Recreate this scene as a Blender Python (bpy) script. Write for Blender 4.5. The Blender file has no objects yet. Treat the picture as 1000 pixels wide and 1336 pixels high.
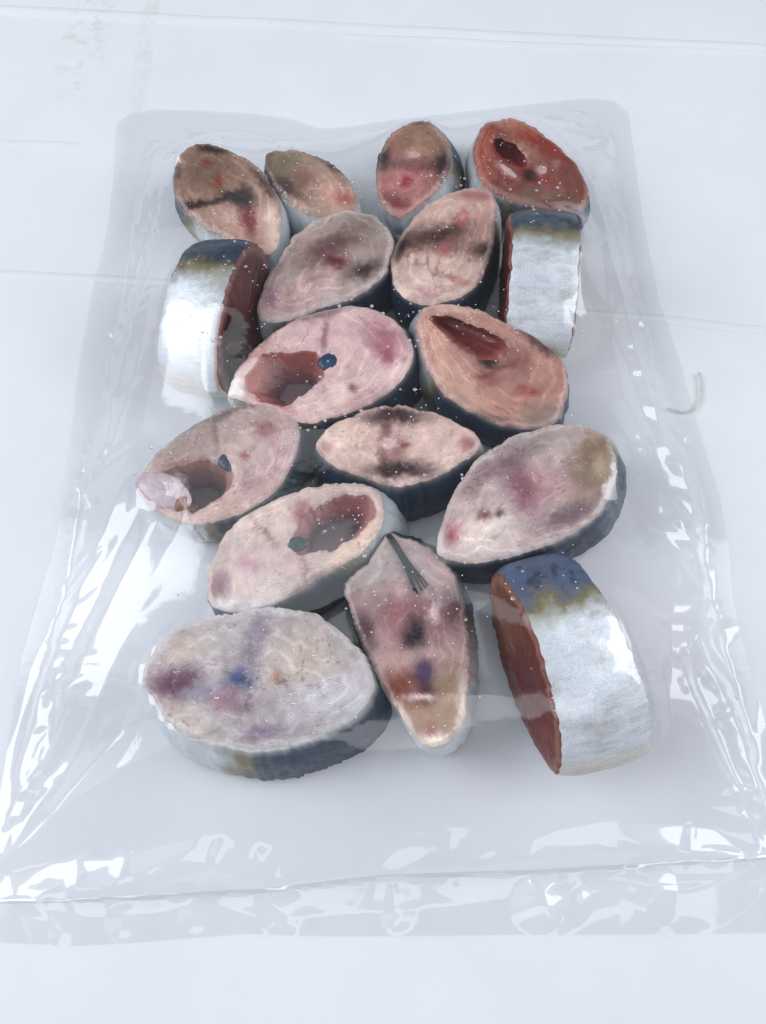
import bpy, math, random
import numpy as np
from mathutils import Vector

SC = bpy.context.scene
COL = SC.collection

# ------------------------------------------------------------------ camera
W_PX, H_PX, F_PX = 1000.0, 1336.0, 1003.0
CAM_H = 0.30
TILT = math.radians(21.8)
CAM = np.array([0.0, -CAM_H * math.tan(TILT), CAM_H])
cam_data = bpy.data.cameras.new('camera')
cam_data.sensor_fit = 'HORIZONTAL'
cam_data.sensor_width = 36.0
cam_data.lens = 36.0 * F_PX / W_PX
cam_data.clip_start = 0.01
cam_data.clip_end = 50.0
cam = bpy.data.objects.new('camera', cam_data)
COL.objects.link(cam)
cam.location = CAM
cam.rotation_euler = (TILT, 0, 0)
SC.camera = cam

# ------------------------------------------------------------------ light
world = bpy.data.worlds.new('World')
SC.world = world
world.use_nodes = True
bg = world.node_tree.nodes['Background']
bg.inputs[0].default_value = (0.86, 0.92, 1.0, 1)
bg.inputs[1].default_value = 0.24


def area(name, loc, target, sx, sy, radiance, col):
    d = bpy.data.lights.new(name, 'AREA')
    d.shape = 'RECTANGLE'
    d.size, d.size_y = sx, sy
    d.energy = radiance * math.pi * sx * sy
    d.color = col
    o = bpy.data.objects.new(name, d)
    COL.objects.link(o)
    o.location = loc
    v = Vector(target) - Vector(loc)
    o.rotation_euler = v.to_track_quat('-Z', 'Y').to_euler()
    return o


# a skylight strip above and in front of the table, a broad low window beyond it, weaker ones to the sides
area('skylight', (0.0, 0.32, 1.38), (0.0, 0.32, 0), 1.7, 0.30, 1.7, (0.88, 0.94, 1.0))
area('window_light', (0.0, 2.3, 0.60), (0, 0.05, 0), 2.8, 0.6, 0.35, (0.88, 0.94, 1.0))
area('side_window_light', (-1.45, 0.12, 1.08), (0, 0.05, 0), 1.0, 0.95, 6.2, (0.90, 0.95, 1.0))
area('side_soft_fill', (-1.62, 0.14, 1.20), (0, 0.05, 0), 2.0, 1.9, 0.8, (0.90, 0.95, 1.0))  # added larger, dimmer lamp; softens the side window's edges in the film
area('far_window_light', (1.50, 0.1, 1.02), (0, 0.05, 0), 0.9, 0.85, 5.6, (0.92, 0.96, 1.0))
area('far_soft_fill', (1.66, 0.12, 1.12), (0, 0.05, 0), 1.8, 1.7, 0.7, (0.92, 0.96, 1.0))  # added likewise, a dim surround softening the opposite lamp's reflections
area('back_fill_light', (0.1, -0.95, 1.25), (0, -0.05, 0), 2.0, 0.45, 2.3, (0.92, 0.95, 1.0))  # added fill lamp behind the camera, brightens the film sloping to the near seal
SC.view_settings.view_transform = 'Standard'
SC.view_settings.look = 'None'
SC.view_settings.gamma = 1.0
SC.view_settings.exposure = -0.05
SC.render.engine = 'CYCLES'
SC.cycles.use_denoising = True
SC.cycles.transparent_max_bounces = 24
SC.cycles.max_bounces = 10

# ------------------------------------------------------------------ helpers
CT, ST = math.cos(TILT), math.sin(TILT)


def rays(px):
    px = np.asarray(px, float).reshape(-1, 2)
    x = (px[:, 0] - W_PX / 2) / F_PX
    y = -(px[:, 1] - H_PX / 2) / F_PX
    return np.stack([x, y * CT + ST, y * ST - CT], 1)


def at(px, z=0.0):
    """pixels of the photograph -> points on the horizontal plane z"""
    d = rays(px)
    t = (z - CAM[2]) / d[:, 2]
    return CAM + d * t[:, None]


def at_plane(px, p0, slope):
    """-> points on the plane z = p0.z + slope . (xy - p0.xy)"""
    d = rays(px)
    n = np.array([-slope[0], -slope[1], 1.0])
    t = ((p0 - CAM) @ n) / (d @ n)
    return CAM + d * t[:, None]


def lin(c):
    c = np.asarray(c, float) / 255.0
    return np.where(c <= 0.04045, c / 12.92, ((c + 0.055) / 1.055) ** 2.4)


def _hash(ix, iy, iz, seed):
    h = (ix * 374761393 + iy * 668265263 + iz * 2147483647 + seed * 974634777) & 0xFFFFFFFF
    h = ((h ^ (h >> 13)) * 1274126177) & 0xFFFFFFFF
    return ((h ^ (h >> 16)) & 0xFFFF) / 65535.0


def vnoise(p, scale, seed=0):
    """smooth value noise in [-1, 1]; p (N,2) or (N,3)"""
    p = np.asarray(p, float) * scale
    if p.shape[1] == 2:
        p = np.concatenate([p, np.zeros((len(p), 1))], 1)
    i = np.floor(p).astype(np.int64)
    f = p - i
    f = f * f * (3 - 2 * f)
    r = 0
    for dx in (0, 1):
        for dy in (0, 1):
            for dz in (0, 1):
                w = (f[:, 0] if dx else 1 - f[:, 0]) * (f[:, 1] if dy else 1 - f[:, 1]) * (f[:, 2] if dz else 1 - f[:, 2])
                r = r + w * _hash(i[:, 0] + dx, i[:, 1] + dy, i[:, 2] + dz, seed)
    return r * 2 - 1


def fbm(p, scale, seed=0, octaves=3):
    r, a, n = 0, 1.0, 0
    for k in range(octaves):
        r = r + a * vnoise(p, scale * 2 ** k, seed + 17 * k)
        n += a
        a *= 0.5
    return r / n


def smooth_closed(pts, n):
    """closed Catmull-Rom through pts, resampled to n points by length"""
    P = np.asarray(pts, float)
    m = len(P)
    out = []
    for i in range(m):
        p0, p1, p2, p3 = P[(i - 1) % m], P[i], P[(i + 1) % m], P[(i + 2) % m]
        for t in np.linspace(0, 1, 16, endpoint=False):
            out.append(0.5 * ((2 * p1) + (-p0 + p2) * t + (2 * p0 - 5 * p1 + 4 * p2 - p3) * t * t
                              + (-p0 + 3 * p1 - 3 * p2 + p3) * t ** 3))
    q = np.array(out)
    return resample(np.vstack([q, q[:1]]), n + 1)[:-1]


def resample(q, n):
    q = np.asarray(q, float)
    s = np.concatenate([[0], np.cumsum(np.linalg.norm(np.diff(q, axis=0), axis=1))])
    t = np.linspace(0, s[-1], n)
    return np.stack([np.interp(t, s, q[:, k]) for k in range(q.shape[1])], 1)


def polar(loop, c, th):
    """radius of a star-shaped loop around c at angles th"""
    d = loop - c
    a = np.arctan2(d[:, 1], d[:, 0])
    r = np.hypot(d[:, 0], d[:, 1])
    o = np.argsort(a)
    a, r = a[o], r[o]
    a = np.concatenate([a - 2 * math.pi, a, a + 2 * math.pi])
    r = np.concatenate([r, r, r])
    return np.interp(th, a, r)


def empty(name, loc, label, cat, group=None):
    o = bpy.data.objects.new(name, None)
    COL.objects.link(o)
    o.location = loc
    o.empty_display_size = 0.01
    o['label'] = label
    o['category'] = cat
    if group:
        o['group'] = group
    return o


def mesh(name, verts, faces, mat, parent=None, col=None, aux=None, smooth=True):
    me = bpy.data.meshes.new(name)
    v = np.asarray(verts, float)
    if parent is not None:
        v = v - np.array(parent.location)
    me.from_pydata(v.tolist(), [], faces)
    if col is not None:
        a = me.attributes.new('Col', 'FLOAT_COLOR', 'POINT')
        c = np.concatenate([np.asarray(col), np.ones((len(v), 1))], 1)
        a.data.foreach_set('color', c.astype(np.float32).ravel())
    if aux is not None:
        a = me.attributes.new('frost', 'FLOAT', 'POINT')
        a.data.foreach_set('value', np.asarray(aux, np.float32))
    me.materials.append(mat)
    if smooth:
        me.shade_smooth()
    me.update()
    o = bpy.data.objects.new(name, me)
    COL.objects.link(o)
    if parent is not None:
        o.parent = parent
    return o


def grid_faces(rows, n, closed=True, off=0, flip=False):
    f = []
    m = n if closed else n - 1
    for i in range(rows - 1):
        for j in range(m):
            k = (j + 1) % n
            q = (off + i * n + j, off + i * n + k, off + (i + 1) * n + k, off + (i + 1) * n + j)
            f.append(q[::-1] if flip else q)
    return f


# ------------------------------------------------------------------ materials
def new_mat(name):
    m = bpy.data.materials.new(name)
    m.use_nodes = True
    nt = m.node_tree
    b = nt.nodes['Principled BSDF']
    return m, nt, b


def node(nt, typ, **kw):
    n = nt.nodes.new(typ)
    for k, v in kw.items():
        setattr(n, k, v)
    return n


def mixrgb(nt, fac, a, b, mode='MIX'):
    n = nt.nodes.new('ShaderNodeMix')
    n.data_type = 'RGBA'
    n.blend_type = mode
    L = nt.links
    for sock, v in ((n.inputs[0], fac), (n.inputs[6], a), (n.inputs[7], b)):
        if isinstance(v, bpy.types.NodeSocket):
            L.new(v, sock)
        elif isinstance(v, (int, float)):
            sock.default_value = v
        else:
            sock.default_value = (*v, 1)
    return n.outputs[2]


def noise_out(nt, vec, scale, detail=3, rough=0.55):
    n = nt.nodes.new('ShaderNodeTexNoise')
    n.inputs['Scale'].default_value = scale
    n.inputs['Detail'].default_value = detail
    n.inputs['Roughness'].default_value = rough
    nt.links.new(vec, n.inputs['Vector'])
    return n.outputs['Fac']


def ramp(nt, x, p0, p1, v0=0.0, v1=1.0):
    n = nt.nodes.new('ShaderNodeMapRange')
    n.interpolation_type = 'SMOOTHSTEP'
    nt.links.new(x, n.inputs[0])
    for i, v in enumerate((p0, p1, v0, v1)):
        n.inputs[i + 1].default_value = v
    return n.outputs[0]


def flesh_material():
    m, nt, b = new_mat('fish_flesh')
    L = nt.links
    geo = node(nt, 'ShaderNodeNewGeometry').outputs['Position']
    at_ = node(nt, 'ShaderNodeAttribute', attribute_name='Col')
    fr = node(nt, 'ShaderNodeAttribute', attribute_name='frost').outputs['Fac']
    n1 = noise_out(nt, geo, 260, 5, 0.65)
    n2 = noise_out(nt, geo, 1500, 3, 0.6)
    c = mixrgb(nt, ramp(nt, n1, 0.38, 0.75, 0.0, 0.20), at_.outputs['Color'], (0.22, 0.10, 0.10), 'MULTIPLY')
    vm = node(nt, 'ShaderNodeVectorMath', operation='SCALE')
    L.new(c, vm.inputs[0]); L.new(ramp(nt, n2, 0.30, 0.74, 0.91, 1.12), vm.inputs['Scale'])
    c = vm.outputs[0]
    # frost: granular, only where the attribute says so
    add = node(nt, 'ShaderNodeMath', operation='ADD')
    L.new(fr, add.inputs[0])
    n3 = noise_out(nt, geo, 520, 5, 0.7)
    sc = node(nt, 'ShaderNodeMath', operation='MULTIPLY_ADD')
    L.new(n3, sc.inputs[0]); sc.inputs[1].default_value = 1.6; sc.inputs[2].default_value = -0.8
    L.new(sc.outputs[0], add.inputs[1])
    fm = ramp(nt, add.outputs[0], 0.36, 1.0, 0.0, 0.66)
    c = mixrgb(nt, fm, c, (0.66, 0.67, 0.68))
    L.new(c, b.inputs['Base Color'])
    L.new(ramp(nt, fm, 0, 0.7, 0.24, 0.7), b.inputs['Roughness'])
    b.inputs['Subsurface Weight'].default_value = 0.0
    b.inputs['Subsurface Radius'].default_value = (1.0, 0.45, 0.35)
    b.inputs['Subsurface Scale'].default_value = 0.0016
    b.inputs['Specular IOR Level'].default_value = 0.45
    bp = node(nt, 'ShaderNodeBump')
    bp.inputs['Strength'].default_value = 0.35
    bp.inputs['Distance'].default_value = 0.0006
    s2 = node(nt, 'ShaderNodeMath', operation='MULTIPLY_ADD')
    L.new(n2, s2.inputs[0]); s2.inputs[1].default_value = 0.5
    L.new(n1, s2.inputs[2])
    L.new(s2.outputs[0], bp.inputs['Height'])
    L.new(bp.outputs[0], b.inputs['Normal'])
    return m


def skin_material():
    m, nt, b = new_mat('fish_skin')
    L = nt.links
    geo = node(nt, 'ShaderNodeNewGeometry').outputs['Position']
    at_ = node(nt, 'ShaderNodeAttribute', attribute_name='Col')
    fr = node(nt, 'ShaderNodeAttribute', attribute_name='frost').outputs['Fac']
    n1 = noise_out(nt, geo, 300, 5, 0.65)
    n2 = noise_out(nt, geo, 1600, 3, 0.6)
    c = mixrgb(nt, ramp(nt, n1, 0.45, 0.85, 0.0, 0.32), at_.outputs['Color'], (0.42, 0.40, 0.40), 'MULTIPLY')
    vm = node(nt, 'ShaderNodeVectorMath', operation='SCALE')
    L.new(c, vm.inputs[0]); L.new(ramp(nt, n2, 0.28, 0.74, 0.86, 1.12), vm.inputs['Scale'])
    c = vm.outputs[0]
    c = mixrgb(nt, ramp(nt, fr, 0.25, 1.0, 0.0, 0.75), c, (0.66, 0.67, 0.68))
    L.new(c, b.inputs['Base Color'])
    b.inputs['Metallic'].default_value = 0.25
    L.new(ramp(nt, n1, 0.2, 0.8, 0.30, 0.52), b.inputs['Roughness'])
    bp = node(nt, 'ShaderNodeBump')
    bp.inputs['Strength'].default_value = 0.35
    bp.inputs['Distance'].default_value = 0.0004
    L.new(n2, bp.inputs['Height'])
    L.new(bp.outputs[0], b.inputs['Normal'])
    return m


def film_material(name, tint, extra=0.0):
    m, nt, b = new_mat(name)
    nt.nodes.remove(b)
    L = nt.links
    out = nt.nodes['Material Output']
    geo = node(nt, 'ShaderNodeNewGeometry').outputs['Position']
    bp = node(nt, 'ShaderNodeBump')
    bp.inputs['Strength'].default_value = 0.12
    bp.inputs['Distance'].default_value = 0.0008
    L.new(noise_out(nt, geo, 130, 3, 0.5), bp.inputs['Height'])
    lw = node(nt, 'ShaderNodeLayerWeight')
    lw.inputs['Blend'].default_value = 0.5
    L.new(bp.outputs[0], lw.inputs['Normal'])
    p5 = node(nt, 'ShaderNodeMath', operation='POWER')
    L.new(lw.outputs['Facing'], p5.inputs[0]); p5.inputs[1].default_value = 5.0
    f = node(nt, 'ShaderNodeMath', operation='MULTIPLY_ADD')   # two faces of a thin sheet
    L.new(p5.outputs[0], f.inputs[0]); f.inputs[1].default_value = 0.86; f.inputs[2].default_value = 0.050 + extra
    tr = node(nt, 'ShaderNodeBsdfTransparent')
    tr.inputs[0].default_value = (*tint, 1)
    gl = node(nt, 'ShaderNodeBsdfGlossy')
    gl.inputs['Roughness'].default_value = 0.085
    gl.inputs['Color'].default_value = (1, 1, 1, 1)
    L.new(bp.outputs[0], gl.inputs['Normal'])
    df = node(nt, 'ShaderNodeBsdfTranslucent')
    df.inputs[0].default_value = (0.85, 0.87, 0.92, 1)
    m0 = node(nt, 'ShaderNodeMixShader')
    m0.inputs[0].default_value = 0.007
    L.new(tr.outputs[0], m0.inputs[1]); L.new(df.outputs[0], m0.inputs[2])
    m1 = node(nt, 'ShaderNodeMixShader')
    L.new(f.outputs[0], m1.inputs[0])
    L.new(m0.outputs[0], m1.inputs[1]); L.new(gl.outputs[0], m1.inputs[2])
    L.new(m1.outputs[0], out.inputs['Surface'])
    return m


def board_material():
    m, nt, b = new_mat('white_board')
    L = nt.links
    geo = node(nt, 'ShaderNodeNewGeometry').outputs['Position']
    n1 = noise_out(nt, geo, 14, 4, 0.6)
    n2 = noise_out(nt, geo, 160, 5, 0.65)
    c = mixrgb(nt, ramp(nt, n1, 0.35, 0.7), (0.715, 0.735, 0.765), (0.68, 0.705, 0.745))
    c = mixrgb(nt, ramp(nt, n2, 0.6, 0.8, 0, 0.10), c, (0.62, 0.60, 0.58))

    def stain(c, px, z0, sx, sy, lo, hi, strength, colour, nscale):
        p = at([px])[0]
        mp = node(nt, 'ShaderNodeMapping', vector_type='TEXTURE')
        mp.inputs['Location'].default_value = p
        mp.inputs['Scale'].default_value = (sx, sy, 1)
        L.new(geo, mp.inputs['Vector'])
        ln = node(nt, 'ShaderNodeVectorMath', operation='LENGTH')
        L.new(mp.outputs[0], ln.inputs[0])
        fall = ramp(nt, ln.outputs['Value'], 0.35, 1.0, 1.0, 0.0)
        nn = ramp(nt, noise_out(nt, geo, nscale, 6, 0.75), lo, hi)
        mu = node(nt, 'ShaderNodeMath', operation='MULTIPLY')
        L.new(fall, mu.inputs[0]); L.new(nn, mu.inputs[1])
        m2 = node(nt, 'ShaderNodeMath', operation='MULTIPLY')
        L.new(mu.outputs[0], m2.inputs[0]); m2.inputs[1].default_value = strength
        return mixrgb(nt, m2.outputs[0], c, colour)
    c = stain(c, (112, 40), 0, 0.020, 0.075, 0.48, 0.66, 0.5, (0.56, 0.47, 0.40), 110)
    c = stain(c, (190, 50), 0, 0.007, 0.16, 0.40, 0.62, 0.38, (0.60, 0.54, 0.48), 60)
    c = stain(c, (340, 60), 0, 0.030, 0.050, 0.60, 0.70, 0.5, (0.56, 0.50, 0.45), 120)
    L.new(c, b.inputs['Base Color'])
    b.inputs['Roughness'].default_value = 0.55
    b.inputs['Specular IOR Level'].default_value = 0.3
    bp = node(nt, 'ShaderNodeBump')
    bp.inputs['Strength'].default_value = 0.12
    bp.inputs['Distance'].default_value = 0.001
    L.new(noise_out(nt, geo, 220, 4, 0.6), bp.inputs['Height'])
    L.new(bp.outputs[0], b.inputs['Normal'])
    return m


def plain_material(name, col, rough=0.5, spec=0.5, var=0.25, scale=600):
    m, nt, b = new_mat(name)
    geo = node(nt, 'ShaderNodeNewGeometry').outputs['Position']
    n = noise_out(nt, geo, scale, 3)
    c = mixrgb(nt, ramp(nt, n, 0.3, 0.7), tuple(x * (1 - var) for x in col), col)
    nt.links.new(c, b.inputs['Base Color'])
    b.inputs['Roughness'].default_value = rough
    b.inputs['Specular IOR Level'].default_value = spec
    return m


def drop_material():
    m, nt, b = new_mat('clear_bead')
    b.inputs['Base Color'].default_value = (0.95, 0.97, 1, 1)
    b.inputs['Roughness'].default_value = 0.05
    b.inputs['Transmission Weight'].default_value = 0.9
    b.inputs['IOR'].default_value = 1.33
    return m


M_FLESH, M_SKIN = flesh_material(), skin_material()
M_LINING = M_FLESH
M_FILM = film_material('clear_film', (1.0, 0.995, 0.998))
M_FILM2 = film_material('clear_film_under', (1.0, 0.995, 0.998))
M_SEAL = film_material('heat_seal_film', (0.975, 0.975, 0.98), 0.10)
M_BOARD = board_material()
M_FIN = plain_material('fin_ray', (0.016, 0.022, 0.030), 0.6, 0.2)
M_HAIR = plain_material('fibre', (0.70, 0.65, 0.60), 0.6)
M_DROP = drop_material()
M_FROST = plain_material('frost_bead', (0.85, 0.86, 0.88), 0.35, 0.5, 0.05)

# ------------------------------------------------------------------ the board
bx, by0, by1 = 0.9, -0.7, 1.1
gx, gy = np.meshgrid(np.linspace(-bx, bx, 90), np.linspace(by0, by1, 90))
bv = np.stack([gx.ravel(), gy.ravel(), 0 * gx.ravel()], 1)
bv[:, 2] = -0.0006 + 0.0005 * vnoise(bv[:, :2], 6.0, 3)
board = mesh('table_board', bv, grid_faces(90, 90, False), M_BOARD)
board['kind'] = 'structure'
board['label'] = 'white scuffed board with pressed crease lines under the bag'


def crease(pxl, h, wid, groove):
    """a pressed score line: a shallow ridge with a groove beside it"""
    p = at(pxl)
    p = resample(p, 70)
    ext = (p[-1] - p[0]) / np.linalg.norm(p[-1] - p[0])
    nrm = np.array([-ext[1], ext[0], 0])
    prof = [(-3.0, -0.0014), (-2.0, 0.0), (-1.0, 0.45 * h), (-0.4, 0.9 * h), (0, h), (0.4, 0.9 * h), (1.0, 0.45 * h), (2.0, 0.0), (3.0, -0.0014)]
    V = []
    wob = 1 + 0.35 * vnoise(p[:, :2], 25, 5)
    for (a, z) in prof:
        q = p + nrm * (a * wid) + nrm * (0.0006 * vnoise(p[:, :2], 30, 9))[:, None]
        q[:, 2] = np.where(z > 0, z * wob, z)
        tp = np.clip(np.minimum(np.arange(70), 69 - np.arange(70)) / 14.0, 0, 1)
        q[:, 2] = q[:, 2] * tp - 0.0014 * (1 - tp)
        V.append(q)
    o = mesh('crease', np.vstack(V), grid_faces(len(prof), 70, False, flip=True), M_BOARD, board)
    return o


crease([(-260, 0), (0, 10), (300, 26), (640, 44), (1000, 62), (1300, 77)], 0.0006, 0.0016, 0.0003)
crease([(330, 40), (640, 55), (1000, 68), (1250, 78)], 0.00022, 0.0010, 0.0002)
crease([(-250, 345), (0, 358), (240, 371), (560, 392), (870, 417), (1000, 430), (1250, 452)], 0.0006, 0.0013, 0.0003)
crease([(-200, 182), (0, 186), (150, 190)], 0.00025, 0.0012, 0.0001)

# ------------------------------------------------------------------ fish cuts
CLOUD = []          # every surface point, for the film to rest on
ALB = 0.92
WHITE_RIM = (216, 200, 190)


def deveil(c):
    """colours were judged through the film: take its pale sheen off"""
    y = (c @ np.array([0.3, 0.6, 0.1]))[:, None] + 1e-5
    c = c * (y / 0.40) ** 0.46
    c = np.maximum(c * 0.45, c - 0.02) * np.array([1.04, 1.0, 1.0])
    return c * 0.95 + 0.05 * (c @ np.array([0.3, 0.6, 0.1]))[:, None]


def blend_blobs(px, base, blobs, seed, warp=5.0):
    c = np.tile(lin(base), (len(px), 1))
    w = np.stack([fbm(px, 1 / 22.0, seed + 1), fbm(px, 1 / 22.0, seed + 2)], 1) * warp
    w += np.stack([vnoise(px, 1 / 5.0, seed + 3), vnoise(px, 1 / 5.0, seed + 4)], 1) * 2.2
    w += np.stack([vnoise(px, 1 / 2.2, seed + 5), vnoise(px, 1 / 2.2, seed + 6)], 1) * 1.1
    q = px + w
    for bl in blobs:
        x, y, rx, ry, ang, colr, s = bl[:7]
        pw = bl[7] if len(bl) > 7 else 2.7
        a = math.radians(ang)
        dx, dy = q[:, 0] - x, q[:, 1] - y
        u = (dx * math.cos(a) + dy * math.sin(a)) / rx
        v = (-dx * math.sin(a) + dy * math.cos(a)) / ry
        d = np.sqrt(u * u + v * v) / 1.22
        k = s * np.exp(-d ** pw)
        c = c * (1 - k[:, None]) + lin(colr) * k[:, None]
    return c


def skin_colour(t, P, seed,  belly=(216, 221, 226), back=(36, 54, 80)):
    """t = +1 at the back of the fish, -1 at the belly"""
    t = t + 0.16 * fbm(P, 90, seed) + 0.05 * vnoise(P, 500, seed + 5)
    stops = [(-1.0, belly), (0.0, belly), (0.16, (176, 178, 172)), (0.26, (140, 128, 92)), (0.40, tuple(0.72 * b_ + 28 for b_ in back)), (0.66, back), (1.0, tuple(0.9 * b_ + 4 for b_ in back))]
    xs = [s[0] for s in stops]
    cs = np.array([lin(s[1]) for s in stops])
    return np.stack([np.interp(t, xs, cs[:, k]) for k in range(3)], 1)


def fish_steak(label, outline, zc, slope, base_off, base, blobs, dorsal, cavity=None, through=True, cav_col=(120, 50, 50),
               cav_low=(95, 60, 75), frost=0.2, rim=0.35, seed=1, name='fish_steak', base_scale=1.02, rough=1.0, depth=0.012, cav_base=None):
    N, R, K = 190, 44, 14
    loop = smooth_closed(outline, 400)
    if cavity is not None:
        cloop = smooth_closed(cavity, 300)
        c = cloop.mean(0)
    else:
        c = loop.mean(0)
    th = np.linspace(-math.pi, math.pi, N, endpoint=False)
    dirs = np.stack([np.cos(th), np.sin(th)], 1)
    ro = polar(loop, c, th)
    jit = vnoise(c + dirs * ro[:, None], 1 / 24.0, seed + 2) * 2.2 + vnoise(c + dirs * ro[:, None], 1 / 9.0, seed) * 1.3 + vnoise(c + dirs * ro[:, None], 1 / 3.2, seed + 9) * 0.8 * rough
    ro = ro + jit
    ri = polar(cloop, c, th) if cavity is not None else np.zeros(N)
    if cavity is not None:
        rp = c + dirs * ri[:, None]
        ri = ri * (1 + 0.10 * vnoise(rp, 1 / 14.0, seed + 90)) + 1.6 * vnoise(rp, 1 / 5.0, seed + 91)
    mid = loop.mean(0)
    p0 = at([mid], zc)[0]
    # rings from the edge inwards, denser near the edge
    s = np.linspace(0, 1, R) ** 1.25
    PX, PE = [], []
    for k in s:
        r = ro + (ri - ro) * k
        PX.append(c + dirs * r[:, None])
        PE.append((ro - r))
    PX = np.vstack(PX)
    E = np.concatenate(PE) * 0.00033          # distance from the edge in metres
    top = at_plane(PX, p0, slope)
    edge = np.clip(1 - E / 0.003, 0, 1)
    colr = blend_blobs(PX, base, blobs, seed)
    dv = PX - mid
    rn = np.hypot(dv[:, 0], dv[:, 1])
    g = np.repeat(s, N) * 4.5 + 1.3 * fbm(PX, 1 / 45.0, seed + 21)           # flakes of muscle in curved rings
    flake = np.exp(-(((g % 1.0) - 0.5) / 0.09) ** 2) * np.clip(fbm(PX, 1 / 30.0, seed + 23) * 2 + 0.5, 0, 1)
    colr = colr * (1 + 0.24 * flake + 0.18 * fbm(PX, 1 / 14.0, seed + 22))[:, None]
    vein = np.clip(1 - np.abs(fbm(PX, 1 / 34.0, seed + 24)) / 0.028, 0, 1) * np.clip(vnoise(PX, 1 / 40.0, seed + 25) * 2.2, 0, 1)
    speck = np.clip((vnoise(PX, 1 / 3.6, seed + 26) - 0.72) / 0.15, 0, 1) * np.clip(vnoise(PX, 1 / 28.0, seed + 27) * 2.5, 0, 1)
    k = np.clip(0.42 * vein + 0.38 * speck, 0, 0.6)[:, None]
    colr = colr * (1 - k) + lin((120, 52, 58)) * k
    relief = 0.00045 * fbm(top, 170, seed) + 0.00022 * vnoise(top, 700, seed + 3) + 0.00015 * rough * vnoise(top, 1500, seed + 4) * (0.4 + edge)
    lum = colr @ np.array([0.3, 0.6, 0.1])
    relief += 0.0012 * (np.clip(lum, 0, 0.45) - 0.35)
    if cavity is not None:
        ie = (1 - np.repeat(s, N)) * np.tile(ro - ri, R) * 0.00033
        relief -= 0.0012 * np.clip(1 - ie / 0.0025, 0, 1) ** 2
    top[:, 2] += relief - 0.0016 * edge ** 2
    # pale fatty rim, thin dark skin edge
    k = rim * np.clip(1 - np.abs(E - 0.0013) / 0.0016, 0, 1) * (0.6 + 0.4 * fbm(PX, 1 / 12., seed + 30))
    colr = colr * (1 - k[:, None]) + lin(WHITE_RIM) * k[:, None]
    fr = frost * (0.55 + 0.55 * fbm(PX, 1 / 30.0, seed + 40)) + (0.7 + 0.9 * max(0, frost - 0.25)) * frost * np.clip(1 - E / 0.0045, 0, 1)
    # base outline
    mo = loop.mean(0)
    bpx = (PX[:N] - mo) * base_scale + mo + np.array(base_off)
    zb = 0.0012
    bot = at(bpx, zb)
    lowc = bot.mean(0)
    root = empty(name, (lowc[0], lowc[1], 0.0), label, 'fish steak', 'fish steaks lying cut face up in the bag')
    # flesh: cut face (+ floor of a closed cavity) and underside
    V, Fc, Cc, Fr = [top], grid_faces(R, N), [colr], [fr]
    n0 = R * N
    if cavity is None:
        V.append(top[-N:].mean(0)[None]); Cc.append(colr[-N:].mean(0)[None]); Fr.append([fr[-1]])
        Fc += [((R - 1) * N + j, (R - 1) * N + (j + 1) % N, n0) for j in range(N)]
        n0 += 1
    V.append(bot + np.array([0, 0, 0.0])); Cc.append(np.tile(lin(base), (N, 1))); Fr.append(np.zeros(N))
    if cavity is not None and through:
        cb = at(np.array(cav_base[:2]) + dirs * (ri * cav_base[2])[:, None], zb)
        V.append(cb); Cc.append(np.tile(lin(base), (N, 1))); Fr.append(np.zeros(N))
        Fc += grid_faces(2, N, off=n0, flip=False)
    else:
        Fc.append([n0 + j for j in range(N)])
    allv = np.vstack(V)
    mesh('flesh', allv, Fc, M_FLESH, root, deveil(np.vstack(Cc)), np.concatenate(Fr))
    CLOUD.append(top)
    if cavity is not None:                     # the film bridges an open cavity
        cp = np.vstack([c + dirs * (ri * f_)[:, None] for f_ in np.linspace(0, 1, 24)])
        CLOUD.append(at_plane(cp, p0, slope))
    # skin: the wall between the edge of the cut face and the base
    WV, WC, WF = [], [], []
    ctr = bot.mean(0)
    dd = np.array(dorsal, float); dd = dd / np.linalg.norm(dd)
    rel = (PX[:N] - mo) @ dd
    tt = rel / np.abs(rel).max()
    for i in range(K):
        u = i / (K - 1)
        q = top[:N] * (1 - u) + bot * u
        outw = q - (p0 * (1 - u) + ctr * u); outw[:, 2] = 0
        outw /= np.linalg.norm(outw, axis=1)[:, None] + 1e-9
        q = q + outw * (0.0016 * math.sin(math.pi * u) + 0.0004 * vnoise(q, 220, seed)[:, None] * (1 if 0 < u < 1 else 0))
        WV.append(q)
        cc = skin_colour(tt + 0.25, q, seed + 60)
        lip = max(0, 1 - u / 0.10) * 0.55
        cc = cc * (1 - lip) + lin((190, 182, 176)) * lip
        WC.append(cc)
        WF.append(np.clip(frost * 1.2 * max(0, 1 - u / 0.3) + 0.25 * frost * fbm(q, 150, seed + 70), 0, 1))
    mesh('skin', np.vstack(WV), grid_faces(K, N, flip=True), M_SKIN, root, np.vstack(WC) * ALB, np.concatenate(WF))
    CLOUD.append(np.vstack(WV))
    if cavity is not None:
        # lining of the belly cavity
        inner = top[-N:]
        KK = 12
        CV, CC, CF = [], [], []
        low = cb if through else None
        if not through:
            sh = 0.72
            cpx = c + dirs * (ri * sh)[:, None]
            pl = at_plane(cpx, p0 - np.array([0, 0, depth]), slope)
            low = pl
        for i in range(KK):
            u = i / (KK - 1)
            q = inner * (1 - u) + low * u
            q = q + (0.0009 * vnoise(q, 160, seed + 80) * math.sin(math.pi * u))[:, None] * np.array([1, 1, 0])
            CV.append(q)
            ca, cb2 = lin(cav_col), lin(cav_low)
            w = u ** 0.8
            col = (ca * (1 - w) + cb2 * w)[None] * (1 + 0.22 * fbm(q, 220, seed + 81))[:, None]
            if i == 0:
                col = colr[-N:]
            CC.append(col); CF.append(np.zeros(N))
        fs = grid_faces(KK, N)
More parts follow.
